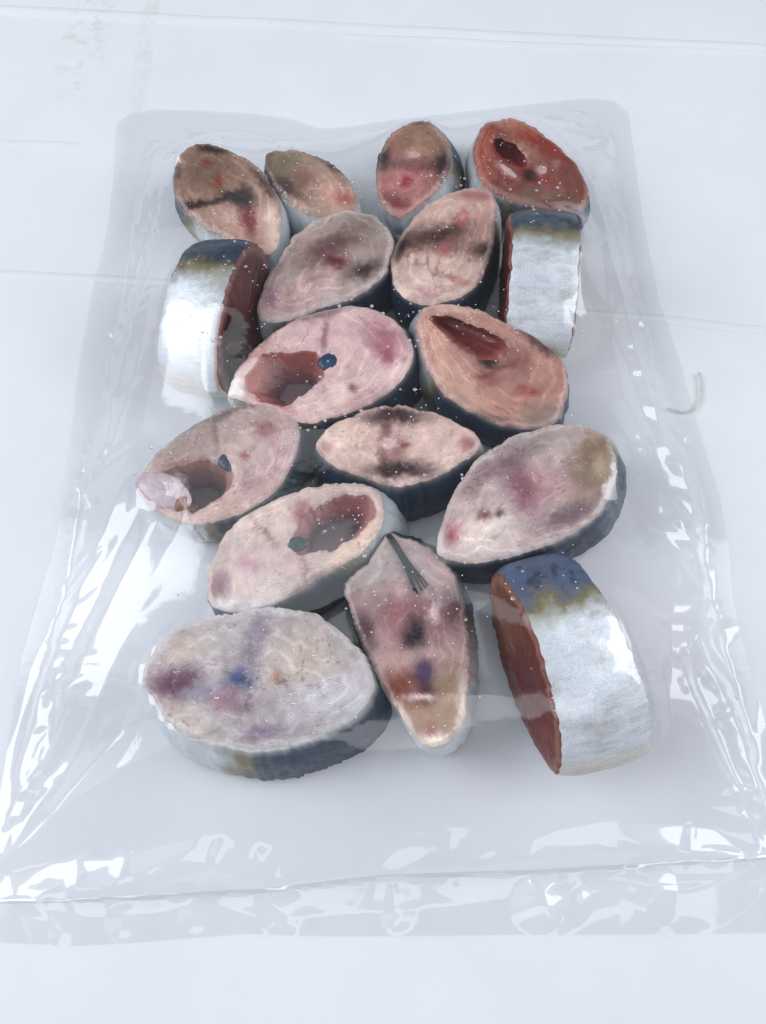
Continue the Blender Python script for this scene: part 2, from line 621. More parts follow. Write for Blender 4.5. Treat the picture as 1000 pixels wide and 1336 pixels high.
        if not through:
            CV.append(low.mean(0)[None] - np.array([[0, 0, 0.001]])); CC.append(lin(cav_low)[None]); CF.append([0.0])
            fs += [((KK - 1) * N + j, (KK - 1) * N + (j + 1) % N, KK * N) for j in range(N)]
        mesh('belly_lining', np.vstack(CV), fs, M_FLESH, root, np.vstack(CC) * 1.0, np.concatenate(CF))
    return root, p0, slope


def blob_part(name, root, p0, slope, px, rx, ry, ang, h, colr, seed, sink=0.0006):
    """a small lump standing on a cut face (a clot, a vertebra, a fold)"""
    n, r = 48, 9
    V, C = [], []
    a = math.radians(ang)
    for i in range(r):
        u = 1 - i / (r - 1)
        t = np.linspace(0, 2 * math.pi, n, endpoint=False)
        k = 1 + 0.16 * vnoise(np.stack([np.cos(t), np.sin(t)], 1), 1.4, seed)
        ex, ey = np.cos(t) * rx * u * k, np.sin(t) * ry * u * k
        q = np.stack([px[0] + ex * math.cos(a) - ey * math.sin(a), px[1] + ex * math.sin(a) + ey * math.cos(a)], 1)
        P = at_plane(q, p0, slope)
        P[:, 2] += h * math.sqrt(max(0, 1 - u * u)) - sink + 0.00015 * vnoise(P, 900, seed)
        V.append(P)
        C.append(lin(colr)[None] * (1 + 0.25 * fbm(P, 500, seed))[:, None])
    V = np.vstack(V)
    mesh(name, V, grid_faces(r, n) + [[(r - 1) * n + j for j in range(n)]], M_FLESH, root, np.vstack(C) * ALB, np.zeros(len(V)))


# --- steaks lying with a cut face up; outlines in the order of the bag from its far end
GR = 'fish steaks lying cut face up in the bag'
fish_steak('tan steak with dark blotch beside sealed corner above the silver belly chunk',
    [(226, 236), (231, 205), (247, 188), (268, 184), (300, 192), (335, 215), (358, 245), (367, 285), (363, 316), (349, 328), (318, 321), (285, 306), (258, 290), (236, 266)],
    0.026, (0.05, 0.10), (12, 34), (172, 140, 122),
    [(268, 218, 40, 30, 20, (136, 110, 92), .8), (322, 292, 40, 34, 30, (206, 166, 150), .8), (358, 300, 9, 30, -5, (218, 196, 184), .8),
     (262, 262, 34, 4, -8, (72, 34, 38), .85), (240, 266, 10, 6, 20, (60, 34, 38), .7), (345, 238, 22, 6, 55, (52, 40, 42), .8),
     (300, 256, 14, 8, 20, (40, 40, 50), .9), (318, 258, 12, 16, -10, (48, 30, 38), .95, 3), (325, 288, 8, 19, -18, (142, 38, 55), .9),
     (285, 191, 45, 6, 12, (56, 50, 46), .8), (228, 225, 6, 25, 0, (70, 60, 55), .6), (270, 210, 6, 4, 0, (165, 60, 40), .7), (284, 236, 6, 6, 0, (165, 62, 45), .7)],
    (-0.5, -1), seed=11, frost=0.10, rim=0.25)
fish_steak('small olive and tan steak wedged behind a larger frosted grey steak',
    [(347, 197), (375, 193), (410, 197), (440, 214), (461, 242), (468, 264), (455, 275), (430, 277), (408, 279), (382, 266), (358, 243), (346, 220)],
    0.025, (0.0, 0.08), (8, 46), (178, 148, 130),
    [(370, 212, 24, 20, 0, (128, 118, 88), .85), (435, 208, 38, 9, 28, (50, 45, 48), .9), (372, 243, 24, 9, 35, (78, 50, 54), .8), (397, 232, 15, 11, 0, (130, 62, 60), .55),
     (437, 252, 20, 14, 20, (208, 164, 148), .8), (450, 258, 11, 8, 20, (182, 90, 90), .7), (347, 205, 5, 14, 0, (60, 60, 60), .7)],
    (-0.3, -1), seed=23, frost=0.15, rim=0.2)
r3, p3, s3 = fish_steak('narrow upright oval steak, olive above and pinkish red below, with dark sides',
    [(491, 220), (497, 190), (522, 162), (553, 152), (572, 163), (588, 190), (586, 218), (571, 246), (546, 268), (520, 279), (500, 266), (491, 245)],
    0.027, (-0.05, 0.08), (16, 34), (178, 122, 116),
    [(552, 180, 34, 24, 0, (152, 130, 104), .9), (497, 203, 11, 19, 0, (38, 32, 36), .92), (579, 212, 11, 15, 0, (42, 36, 40), .9), (540, 214, 36, 6, 0, (112, 68, 68), .65),
     (530, 245, 28, 20, 0, (194, 132, 128), .7), (531, 236, 6, 6, 0, (180, 55, 72), .85), (540, 200, 8, 5, 0, (204, 168, 160), .7), (515, 262, 20, 7, 20, (150, 75, 76), .7),
     (553, 156, 22, 5, 0, (80, 70, 60), .7), (545, 190, 9, 22, 5, (176, 130, 112), .5)],
    (0.1, -1), seed=31, frost=0.22, rim=0.35)
blob_part('backbone', r3, p3, s3, (540, 201), 8, 5, 0, 0.0010, (204, 168, 158), 23)
r4, p4, s4 = fish_steak('brick red steak with deep dark belly hole near the bag corner',
    [(619, 190), (627, 164), (645, 153), (672, 152), (710, 170), (745, 200), (766, 235), (767, 261), (745, 275), (715, 271), (672, 259), (640, 246), (623, 226)],
    0.028, (0.0, 0.08), (-8, 34), (160, 92, 82),
    [(668, 160, 38, 7, 15, (192, 142, 120), .8), (712, 186, 38, 9, 32, (168, 66, 58), .85), (690, 200, 30, 9, 38, (174, 130, 114), .75), (633, 205, 12, 32, 0, (190, 108, 88), .8),
     (668, 232, 36, 10, 25, (148, 80, 74), .7), (692, 228, 10, 6, 20, (48, 40, 42), .85), (708, 221, 6, 5, 0, (198, 158, 156), .85, 3), (727, 215, 5, 6, 0, (186, 140, 138), .7, 3),
     (720, 258, 50, 12, 10, (138, 102, 84), .8), (748, 235, 18, 28, -30, (142, 96, 82), .6), (715, 238, 14, 8, 20, (172, 76, 76), .6), (660, 222, 14, 4, 35, (205, 175, 172), .6)],
    (1, 0.6), cavity=[(643, 182), (650, 176), (668, 182), (680, 192), (688, 206), (684, 216), (668, 212), (652, 204), (643, 194)], through=False,
    cav_col=(160, 74, 72), cav_low=(150, 58, 62), seed=43, frost=0.16, rim=0.3)
blob_part('backbone', r4, p4, s4, (708, 221), 7, 6, 10, 0.0012, (198, 158, 156), 24)
blob_part('membrane', r4, p4, s4, (664, 222), 16, 4, 36, 0.0009, (204, 172, 168), 25)
fish_steak('frosted greyish pink steak leaning between the silver belly chunk and a banded steak',
    [(336, 402), (341, 380), (355, 348), (376, 316), (402, 290), (436, 275), (475, 274), (503, 289), (513, 316), (507, 346), (484, 370), (450, 389), (410, 402), (375, 415), (346, 416)],
    0.028, (0.0, 0.06), (16, 40), (182, 162, 156),
    [(472, 303, 40, 26, -20, (152, 142, 130), .8), (428, 322, 40, 15, -28, (118, 74, 78), .75), (438, 343, 15, 9, 0, (128, 46, 58), .9), (474, 352, 22, 9, -22, (72, 52, 56), .85),
     (388, 386, 42, 18, -20, (208, 178, 174), .8), (352, 388, 9, 14, 20, (168, 120, 144), .65), (376, 400, 12, 8, 0, (176, 140, 150), .5), (380, 322, 20, 18, -40, (170, 152, 142), .6), (410, 365, 25, 6, -30, (180, 130, 132), .5)],
    (1, 0.8), seed=53, frost=0.42, rim=0.5)
fish_steak('pale steak with brown band across and small red ring near its tip',
    [(512, 350), (514, 322), (535, 286), (560, 263), (595, 247), (630, 243), (646, 257), (648, 288), (641, 326), (626, 363), (600, 385), (562, 396), (531, 387), (515, 370)],
    0.029, (0.03, 0.06), (4, 42), (194, 164, 152),
    [(572, 305, 52, 11, -12, (84, 50, 48), .85), (521, 322, 9, 20, 20, (58, 46, 44), .85), (630, 326, 15, 11, -10, (44, 36, 38), .9), (585, 322, 26, 12, 0, (124, 74, 72), .7),
     (604, 285, 8, 10, 10, (190, 96, 98), .85, 4), (604, 285, 4, 5, 10, (206, 160, 150), .7, 3), (618, 253, 25, 7, 5, (168, 92, 98), .65), (562, 362, 44, 22, -8, (208, 184, 172), .8),
     (596, 365, 20, 4, 18, (172, 112, 102), .7), (579, 328, 7, 7, 0, (192, 106, 106), .8), (575, 275, 24, 12, -30, (200, 172, 158), .6), (625, 290, 14, 24, 10, (196, 150, 138), .5), (555, 385, 14, 8, 0, (176, 130, 140), .5)],
    (0.3, 1), seed=61, frost=0.24, rim=0.5)
r9, p9, s9 = fish_steak('large pale pink steak with open belly hole and round blue black clot',
    [(297, 512), (309, 482), (335, 450), (365, 426), (400, 407), (440, 398), (485, 400), (520, 418), (538, 450), (531, 482), (505, 511), (460, 535), (415, 548), (382, 546), (350, 532), (320, 523)],
    0.030, (0.0, 0.04), (20, 30), (208, 178, 176),
    [(497, 440, 18, 22, -30, (172, 100, 124), .75), (506, 461, 9, 13, 0, (176, 88, 112), .65), (425, 436, 4, 18, 8, (160, 96, 112), .7), (420, 406, 50, 7, -14, (132, 108, 112), .75),
     (345, 446, 30, 8, -40, (216, 188, 178), .6), (460, 512, 44, 18, -20, (216, 192, 182), .7), (459, 506, 7, 5, 30, (120, 70, 92), .8), (306, 510, 12, 14, 0, (230, 228, 222), .9),
     (355, 530, 25, 8, 15, (200, 130, 130), .6), (525, 440, 10, 14, 0, (190, 140, 150), .5), (480, 520, 30, 8, -25, (176, 130, 138), .55), (330, 462, 22, 5, -35, (190, 100, 90), .45)],
    (1, 0.35), cavity=[(322, 494), (330, 473), (350, 461), (385, 457), (412, 461), (424, 474), (414, 498), (395, 514), (370, 527), (342, 523), (326, 510)],
    cav_col=(206, 124, 112), cav_low=(176, 140, 148), cav_base=(388, 514, 0.42), seed=71, frost=0.30, rim=0.45)
blob_part('blood_clot', r9, p9, s9, (428, 471), 13, 12, 0, 0.0014, (38, 62, 92), 5)
r10, p10, s10 = fish_steak('reddish tan steak with long red cavity under a pink belly flap, below the silver block',
    [(544, 425), (553, 401), (578, 394), (620, 400), (665, 420), (705, 441), (734, 466), (742, 500), (735, 535), (711, 556), (680, 557), (640, 547), (600, 526), (571, 500), (552, 464)],
    0.029, (0.0, 0.04), (-10, 30), (186, 142, 130),
    [(568, 452, 16, 52, -28, (212, 168, 150), .85), (604, 502, 34, 13, 38, (208, 168, 152), .8), (692, 500, 44, 34, 10, (184, 138, 126), .7), (640, 492, 14, 8, 20, (150, 80, 76), .65), (690, 512, 13, 7, 0, (172, 72, 74), .65),
     (637, 472, 12, 5, 10, (38, 32, 36), .85), (705, 446, 28, 8, 36, (90, 62, 60), .8), (716, 542, 32, 12, -10, (150, 136, 124), .8), (590, 402, 30, 6, 8, (214, 180, 166), .7), (660, 520, 26, 14, 20, (190, 140, 124), .5),
     (640, 545, 30, 5, 18, (80, 72, 72), .6), (645, 482, 24, 3, -20, (120, 70, 66), .6), (668, 465, 20, 12, 30, (150, 88, 78), .6)],
    (0.3, 1), cavity=[(563, 414), (572, 408), (590, 412), (625, 424), (655, 440), (668, 455), (650, 464), (628, 466), (606, 456), (584, 438)], through=False,
    cav_col=(176, 108, 100), cav_low=(128, 60, 60), seed=83, frost=0.26, rim=0.45, depth=0.009)
r11, p11, s11 = fish_steak('grey pink steak with folded lilac belly flap and small dark clot',
    [(178, 632), (195, 600), (230, 566), (272, 540), (320, 523), (360, 525), (384, 544), (389, 580), (376, 615), (350, 646), (310, 669), (272, 681), (236, 681), (205, 667), (185, 650)],
    0.028, (0.0, 0.03), (26, 24), (188, 166, 160),
    [(248, 574, 44, 22, -32, (160, 144, 136), .75), (292, 539, 48, 5, -22, (96, 90, 90), .7), (362, 604, 22, 40, 10, (198, 160, 162), .6), (346, 557, 13, 9, -30, (160, 94, 108), .65), (352, 575, 10, 6, 0, (165, 105, 120), .5),
     (312, 652, 50, 15, -18, (204, 172, 162), .7), (281, 566, 3, 20, -10, (150, 100, 106), .6), (242, 604, 26, 7, -12, (164, 98, 84), .6), (318, 595, 6, 5, 0, (165, 70, 80), .7), (330, 635, 16, 14, 0, (170, 125, 140), .45), (300, 582, 12, 6, 0, (206, 180, 168), .6)],
    (1, 0.3), cavity=[(212, 618), (232, 606), (262, 601), (288, 605), (302, 622), (290, 644), (266, 660), (246, 664), (226, 648), (212, 634)],
    cav_col=(190, 146, 134), cav_low=(164, 136, 150), cav_base=(268, 648, 0.40), seed=97, frost=0.22, rim=0.3)
blob_part('blood_clot', r11, p11, s11, (293, 602), 8, 13, -22, 0.0012, (38, 60, 84), 7)
blob_part('belly_flap', r11, p11, s11, (212, 641), 37, 23, 22, 0.0030, (198, 180, 188), 9)
blob_part('gut_shred', r11, p11, s11, (237, 658), 8, 12, 35, 0.0034, (146, 92, 74), 12)
r12, p12, s12 = fish_steak('pointed lens shaped tail steak with dark waist and blue black skin side',
    [(411, 580), (428, 557), (470, 536), (515, 528), (560, 533), (600, 550), (629, 573), (606, 600), (565, 622), (515, 632), (470, 621), (434, 605)],
    0.029, (0.0, 0.05), (2, 48), (210, 182, 172),
    [(515, 542, 38, 10, 0, (62, 38, 44), .9), (503, 575, 7, 38, 4, (122, 58, 66), .75), (520, 585, 12, 16, 0, (150, 78, 88), .65), (508, 580, 10, 7, 0, (228, 194, 188), .9, 3), (520, 614, 42, 10, 0, (66, 42, 48), .9),
     (452, 575, 34, 24, 0, (210, 182, 166), .7), (575, 575, 34, 20, 0, (214, 186, 174), .7), (612, 578, 11, 9, 0, (170, 104, 108), .75), (424, 582, 9, 9, 0, (180, 126, 120), .6), (530, 581, 5, 4, 0, (150, 50, 60), .7), (468, 584, 20, 3, 0, (180, 140, 130), .4)],
    (-0.1, 1), seed=101, frost=0.22, rim=0.4)
blob_part('backbone', r12, p12, s12, (508, 580), 10, 7, 0, 0.0013, (226, 190, 186), 21)
r13, p13, s13 = fish_steak('broad frosted steak, olive at one end and purple through the middle',
    [(572, 706), (580, 670), (600, 626), (635, 590), (680, 563), (740, 552), (785, 560), (804, 586), (804, 626), (786, 665), (750, 692), (700, 716), (650, 729), (610, 733), (580, 724)],
    0.031, (-0.03, 0.03), (10, 27), (188, 168, 166),
    [(774, 605, 27, 46, 10, (146, 120, 92), .9, 4), (690, 578, 55, 14, -10, (166, 158, 150), .8), (684, 636, 18, 30, -22, (158, 88, 114), .8), (656, 606, 42, 12, -32, (136, 104, 116), .65), (742, 672, 38, 11, -20, (116, 94, 104), .75),
     (628, 698, 46, 26, -8, (214, 202, 192), .85), (592, 698, 10, 12, 10, (188, 104, 122), .85), (629, 672, 9, 6, -10, (146, 86, 88), .85, 3), (653, 670, 6, 5, 30, (84, 72, 82), .8, 3), (720, 632, 24, 18, 0, (190, 142, 146), .6), (782, 610, 9, 10, 0, (190, 172, 140), .6)],
    (0.6, 1), seed=113, frost=0.45, rim=0.5)
blob_part('backbone', r13, p13, s13, (703, 624), 10, 8, 20, 0.0010, (196, 148, 152), 22)
r14, p14, s14 = fish_steak('pale steak with rosy rimmed oval belly hole and greenish dark clot',
    [(267, 768), (279, 722), (308, 681), (350, 655), (400, 636), (450, 627), (486, 633), (501, 655), (495, 690), (470, 721), (430, 746), (390, 770), (350, 790), (310, 798), (280, 792)],
    0.030, (0.0, 0.0), (30, 30), (198, 180, 172),
    [(288, 764, 14, 14, 0, (136, 88, 116), .75), (325, 735, 15, 12, 40, (180, 118, 146), .65), (312, 790, 52, 9, -5, (196, 198, 200), .8), (342, 690, 26, 3, 52, (146, 94, 100), .7), (393, 668, 11, 14, 20, (174, 80, 92), .75),
     (470, 705, 52, 12, -42, (224, 194, 172), .8), (397, 744, 3, 20, 5, (146, 88, 98), .7), (415, 757, 28, 7, -28, (92, 70, 74), .75), (340, 760, 40, 20, -20, (204, 188, 182), .6), (350, 668, 30, 10, -25, (206, 186, 168), .6), (385, 735, 20, 16, 0, (196, 160, 158), .4)],
    (-0.2, 1), cavity=[(382, 706), (392, 678), (426, 652), (464, 645), (486, 658), (482, 684), (460, 704), (425, 718), (395, 720)],
    cav_col=(214, 154, 150), cav_low=(184, 150, 158), cav_base=(434, 701, 0.50), seed=127, frost=0.34, rim=0.4, rough=1.6)
blob_part('blood_clot', r14, p14, s14, (388, 709), 16, 10, -10, 0.0010, (52, 72, 76), 8)
r15, p15, s15 = fish_steak('largest oval steak with frosty edge, purple patch and bright blue spot',
    [(182, 882), (195, 850), (230, 820), (285, 801), (340, 793), (400, 797), (440, 820), (471, 850), (489, 885), (482, 914), (450, 944), (400, 966), (340, 979), (280, 973), (230, 951), (198, 917)],
    0.032, (0.0, 0.0), (20, 36), (176, 168, 168),
    [(230, 888, 28, 21, -18, (128, 72, 112), .9, 3), (268, 902, 25, 9, -15, (162, 164, 182), .75, 3), (315, 886, 16, 12, -10, (40, 92, 152), .95, 3), (332, 842, 13, 42, 18, (126, 108, 148), .65), (292, 912, 20, 14, 0, (172, 122, 138), .6), (320, 915, 18, 12, 0, (120, 90, 120), .5),
     (398, 862, 52, 40, 0, (194, 182, 170), .8), (430, 912, 60, 26, -15, (196, 194, 202), .8), (347, 955, 26, 9, -5, (134, 116, 146), .7), (235, 850, 30, 18, -30, (192, 174, 160), .7), (360, 885, 6, 8, 0, (176, 110, 90), .6), (240, 935, 30, 14, 30, (198, 184, 170), .6)],
    (1, 0.35), seed=139, frost=0.60, rim=0.4, rough=2.2)
r16, p16, s16 = fish_steak('long pointed steak with black fin rays on top and tan hollow belly end',
    [(509, 697), (545, 705), (580, 731), (600, 770), (611, 830), (614, 880), (608, 930), (595, 960), (570, 975), (545, 965), (525, 936), (505, 902), (485, 870), (468, 830), (455, 790), (452, 762), (475, 735), (494, 712)],
    0.028, (0.0, 0.0), (8, 8), (178, 150, 148),
    [(508, 748, 42, 42, 0, (172, 162, 158), .8), (545, 802, 58, 26, 0, (158, 108, 116), .75), (474, 825, 13, 26, -10, (96, 68, 78), .75), (596, 790, 15, 22, 0, (104, 66, 76), .75), (540, 828, 12, 20, 0, (42, 42, 56), .92), (520, 862, 46, 13, -5, (196, 164, 156), .8),
     (553, 880, 14, 17, 0, (92, 68, 118), .95, 4), (558, 906, 14, 13, -20, (70, 26, 40), .92, 4), (524, 897, 19, 22, 25, (152, 82, 64), .92, 3), (585, 905, 20, 40, 5, (170, 142, 108), .8, 3), (558, 938, 34, 20, 0, (168, 122, 86), .85, 3), (548, 909, 18, 4, 0, (232, 204, 204), .85, 3),
     (564, 956, 7, 8, 0, (166, 76, 62), .8), (570, 970, 30, 9, -10, (226, 218, 200), .85), (522, 935, 8, 24, -28, (224, 214, 196), .8), (603, 930, 6, 40, 3, (222, 214, 198), .8), (523, 775, 7, 12, -20, (214, 196, 192), .6), (567, 800, 6, 12, 20, (214, 196, 196), .7), (520, 800, 14, 40, 0, (190, 120, 124), .3)],
    (-0.2, -1), seed=149, frost=0.30, rim=0.45, rough=2.0)


def tube(name, pts, rad, mat, parent=None, n=7):
    P = np.asarray(pts, float)
    rad = np.broadcast_to(rad, (len(P),))
    T = np.gradient(P, axis=0)
    T /= np.linalg.norm(T, axis=1)[:, None] + 1e-12
    up = np.array([0.0, 0.1, 1.0])
    A = np.cross(T, up); A /= np.linalg.norm(A, axis=1)[:, None] + 1e-12
    B = np.cross(A, T)
    V = []
    for i in range(len(P)):
        for k in range(n):
            a = 2 * math.pi * k / n
            V.append(P[i] + rad[i] * (math.cos(a) * A[i] + math.sin(a) * B[i]))
    f = grid_faces(len(P), n) + [list(range(n))[::-1], [(len(P) - 1) * n + k for k in range(n)]]
    return mesh(name, V, f, mat, parent)


for k, (ex, ey) in enumerate([(545, 776), (551, 772), (556, 769), (559, 765), (541, 772)]):
    a = np.array([(506 + k * 0.8, 699 + k * 0.3), (516 + 1.2 * k, 716), (530 + (ex - 545) * 0.5, 742 - k * 0.6), (ex, ey)])
    q = resample(a, 14)
    P = at_plane(q, p16, s16)
    P[:, 2] += 0.0008 + 0.0007 * np.sin(np.linspace(0, 3.0, 14))
    tube('fin_ray', P, np.linspace(0.00085, 0.0003, 14), M_FIN, r16)


# --- chunks lying on their flank with the skin up
def flank_chunk(label, centre_px, zc, length, A, B, ang, seed, roll=0.0, pitch=0.0, face=(150, 84, 74), face_blobs=(), hollow=0.0, belly=(220, 226, 234), shear=0.0,
                back_t=0.0, lens=0.80, mottle=0.35, back=(50, 70, 94)):
    """a length of fish body: cross-section ellipse (half axes A along the flank, B up), axis turned by ang from +x"""
    N, K = 230, 60
    c0 = at([centre_px], zc)[0]
    ca, sa = math.cos(ang), math.sin(ang)
    ax = np.array([ca * math.cos(pitch), sa * math.cos(pitch), math.sin(pitch)])
    do = np.array([-sa, ca, 0.0])                       # towards the back of the fish
    do = do * math.cos(roll) + np.array([0, 0, 1.0]) * math.sin(roll)
    up = np.cross(ax, do)
    ph = np.linspace(0, 2 * math.pi, N, endpoint=False)
    cx = np.cos(ph); sy = np.sin(ph)
    px = A * np.sign(cx) * np.abs(cx) ** 0.92
    py = B * np.sign(sy) * np.abs(sy) ** lens * (1 + 0.12 * cx)
    py = np.maximum(py, -zc + 0.0015)
    V, C, Fv = [], [], []
    for i in range(K):
        u = i / (K - 1) - 0.5
        k = 1 - 0.06 * (2 * u) ** 4 + 0.03 * u
        q = c0 + np.outer(px * k, do) + np.outer(py * k, up) + ax * (u * length) + np.outer(px * shear * (u + 0.5), ax)
        q = q + np.outer(0.0006 * fbm(q, 70, seed), up)
        q = q + np.outer((0.0007 * fbm(q, 80, seed + 4) + 0.0005 * vnoise(q, 520, seed + 5)) * abs(2 * u) ** 4, ax)
        V.append(q)
        cc = skin_colour(cx * 1.0 + back_t, q, seed, belly=belly, back=back)
        st_ = np.column_stack([cx * 9, np.full(N, u * 1.4), sy * 9])          # faint streaks along the body
        mk = np.clip(fbm(q, 130, seed + 8) * 1.8 + 0.25, 0, 1) * mottle
        mk = np.clip(mk + 0.30 * vnoise(st_, 2.5, seed + 9) + 0.25 * vnoise(st_, 7.0, seed + 10), 0, 0.8)[:, None]
        cc = cc * (1 - mk) + cc * (lin((184, 172, 158)) / lin((236, 236, 236))) * mk
        spot = np.clip((fbm(q, 330, seed + 12) - 0.05) * 3, 0, 1)[:, None] * np.clip((cx + back_t - 0.15) * 4, 0, 1)[:, None] * 0.6
        cc = cc * (1 - spot) + lin((30, 38, 48)) * spot                     # dark flecks on the back
        yl = np.clip((-cx - 0.80) / 0.15, 0, 1)[:, None] * 0.5                # yellowish belly keel
        cc = cc * (1 - yl) + lin((206, 190, 158)) * yl
        C.append(cc)
        Fv.append(np.clip(0.16 + 0.3 * fbm(q, 220, seed + 3), 0, 1))
    V = np.vstack(V)
    V[:, 2] = np.maximum(V[:, 2], 0.0012)
    base = V.mean(0)
    root = empty('fish_chunk', (base[0], base[1], 0), label, 'fish chunk', 'fish chunks lying skin up in the bag')
    mesh('skin', V, grid_faces(K, N, flip=True), M_SKIN, root, np.vstack(C) * ALB, np.concatenate(Fv))
    CLOUD.append(V)
    for end in (0, 1):
        ring = V[:N] if end == 0 else V[-N:]
        cc = ring.mean(0) - do * (A * 0.1)
        sgn = -1 if end == 0 else 1
        R = 26
        FV, FC = [], []
        for i in range(R):
            u = (i / (R - 1)) ** 1.2
            q = ring * (1 - u) + cc * u
            q = q + ax * sgn * (0.0009 * min(1, i / 3.0) * 1.0)
            q = q - np.outer(hollow * np.clip((u - 0.22) / 0.4, 0, 1) * np.clip(0.25 - px / A * 1.6, 0, 1), ax * sgn)
            q = q + np.outer(0.0007 * fbm(q, 220, seed + 7) * min(1, i / 2.0), ax)
            FV.append(q)
            s2 = np.stack([px * (1 - u), py * (1 - u)], 1) * 10000
            col = blend_blobs(s2, face, face_blobs, seed + 11, warp=20)
            rimk = 0.30 * max(0, 1 - abs(u - 0.06) / 0.08)
            col = col * (1 - rimk) + lin((198, 170, 156)) * rimk
            FC.append(col)
        mesh('flesh', np.vstack(FV), grid_faces(R, N, flip=(end == 1)) , M_FLESH, root, deveil(np.vstack(FC)), np.full(R * N, 0.1))
    return root, c0, ax, do, up


flank_chunk('bright silver block of fish with blue back below the brick red steak', (701, 372), 0.020, 0.028, 0.0335, 0.0195, math.radians(-4), 201, lens=1.0, back=(76, 94, 116),
            roll=math.radians(14), face=(128, 66, 58), back_t=-0.22, face_blobs=[(0, 0, 120, 80, 0, (100, 40, 44), .6)])
c8 = flank_chunk('silver belly chunk with blue green back and hollow dark red cut end', (282, 416), 0.022, 0.0275, 0.0345, 0.0205, math.radians(-13), 211, pitch=math.radians(13),
            roll=math.radians(10), face=(128, 80, 80), hollow=0.010, back_t=-0.08, face_blobs=[(-120, 0, 150, 110, 0, (96, 38, 48), .9), (200, 0, 120, 120, 0, (110, 80, 82), .7)])
root8, c08, ax8, do8, up8 = c8
FV_, FC_ = [], []
for u in np.linspace(0.30, 0.56, 10):
    ph = np.linspace(math.radians(96), math.radians(166), 36)
    k = 1.045 + 0.03 * math.sin((u - 0.30) / 0.26 * math.pi)
    q = c08 + np.outer(0.0345 * np.cos(ph) * k, do8) + np.outer(0.0205 * np.sin(ph) ** 0.8 * k * (1 + 0.12 * np.cos(ph)), up8) + ax8 * (u * 0.0275)
    q = q + np.outer(0.0008 * vnoise(q, 140, 5) * (1 if u > 0.5 else 0.4), ax8)
    FV_.append(q)
    w = np.clip((u - 0.50) / 0.06, 0, 1)
    FC_.append(np.tile(lin((216, 220, 226)) * (1 - w) + lin((176, 128, 116)) * w, (36, 1)))
mesh('belly_flap', np.vstack(FV_), grid_faces(10, 36, False), M_SKIN, root8, np.vstack(FC_), np.zeros(360))
CLOUD.append(np.vstack(FV_))
flank_chunk('tilted silver chunk with golden line and brick red cut face', (736, 862), 0.023, 0.031, 0.0392, 0.0205, math.radians(15), 223, pitch=math.radians(-9), lens=1.15, back=(92, 112, 150),
            roll=math.radians(6), face=(140, 72, 56), back_t=-0.25, face_blobs=[(250, 0, 160, 160, 0, (150, 110, 96), .8), (0, 0, 120, 90, 0, (110, 62, 78), .5)], shear=-0.10)

# ------------------------------------------------------------------ the bag
E_LEFT = [(166, 150), (152, 162), (148, 230), (140, 300), (120, 380), (104, 470), (96, 540), (82, 640), (75, 700), (48, 790), (28, 860), (12, 960), (-2, 1050), (-8, 1130), (-8, 1180), (-6, 1230)]
E_RIGHT = [(800, 130), (820, 146), (832, 230), (840, 290), (860, 390), (890, 480), (912, 560), (940, 650), (952, 720), (957, 780), (975, 860), (995, 930), (1012, 1010), (1020, 1100), (1022, 1218)]
E_TOP = [(166, 150), (200, 142), (260, 144), (330, 148), (380, 155), (415, 167), (450, 165), (520, 155), (600, 146), (680, 137), (760, 128), (800, 130)]
E_BOT = [(-6, 1230), (100, 1235), (180, 1230), (320, 1219), (420, 1222), (500, 1222), (700, 1220), (1022, 1218)]
SEAM = [(200, 166), (330, 172), (415, 182), (520, 170), (640, 156), (760, 142), (798, 160), (812, 250), (832, 370), (862, 480), (892, 570), (918, 680), (922, 750), (945, 840), (985, 990), (1002, 1085), (985, 1117),
        (700, 1136), (500, 1142), (340, 1161), (160, 1171), (10, 1174), (4, 1110), (28, 1000), (58, 880), (90, 740), (108, 620), (132, 540), (150, 430), (172, 300), (186, 200)]
Z_FILM = 0.0016
res = 0.001
X0, X1, Y0, Y1 = -0.19, 0.19, -0.19, 0.29
nx, ny = int((X1 - X0) / res) + 1, int((Y1 - Y0) / res) + 1
GX, GY = np.meshgrid(np.linspace(X0, X1, nx), np.linspace(Y0, Y1, ny))


def inside(poly, x, y):
    r = np.zeros(x.shape, bool)
    n = len(poly)
    for i in range(n):
        x1, y1 = poly[i]; x2, y2 = poly[(i + 1) % n]
        if y1 == y2:
            continue
        cond = ((y1 > y) != (y2 > y)) & (x < (x2 - x1) * (y - y1) / (y2 - y1) + x1)
        r ^= cond
    return r


seam_w = at(SEAM, Z_FILM)[:, :2]
free = inside([tuple(p) for p in seam_w], GX, GY)
obst = np.full((ny, nx), -1.0)
cloud = np.vstack(CLOUD)
ii = np.clip(((cloud[:, 1] - Y0) / res + 0.5).astype(int), 0, ny - 1)
jj = np.clip(((cloud[:, 0] - X0) / res + 0.5).astype(int), 0, nx - 1)
np.maximum.at(obst, (ii, jj), cloud[:, 2] + 0.0005)
ob = obst.copy()
for dy in (-1, 0, 1):
    for dx in (-1, 0, 1):
        ob = np.maximum(ob, np.roll(np.roll(obst, dy, 0), dx, 1))
obst = ob
Zf = np.where(free, np.maximum(obst, 0.012), Z_FILM)


def relax(Z, obst, free, iters, press):
    for _ in range(iters):
        A = np.zeros_like(Z)
        A[1:-1, 1:-1] = 0.25 * (Z[:-2, 1:-1] + Z[2:, 1:-1] + Z[1:-1, :-2] + Z[1:-1, 2:]) + press
        A = np.maximum(A, obst)
        Z = np.where(free, A, Z_FILM)
    return Z


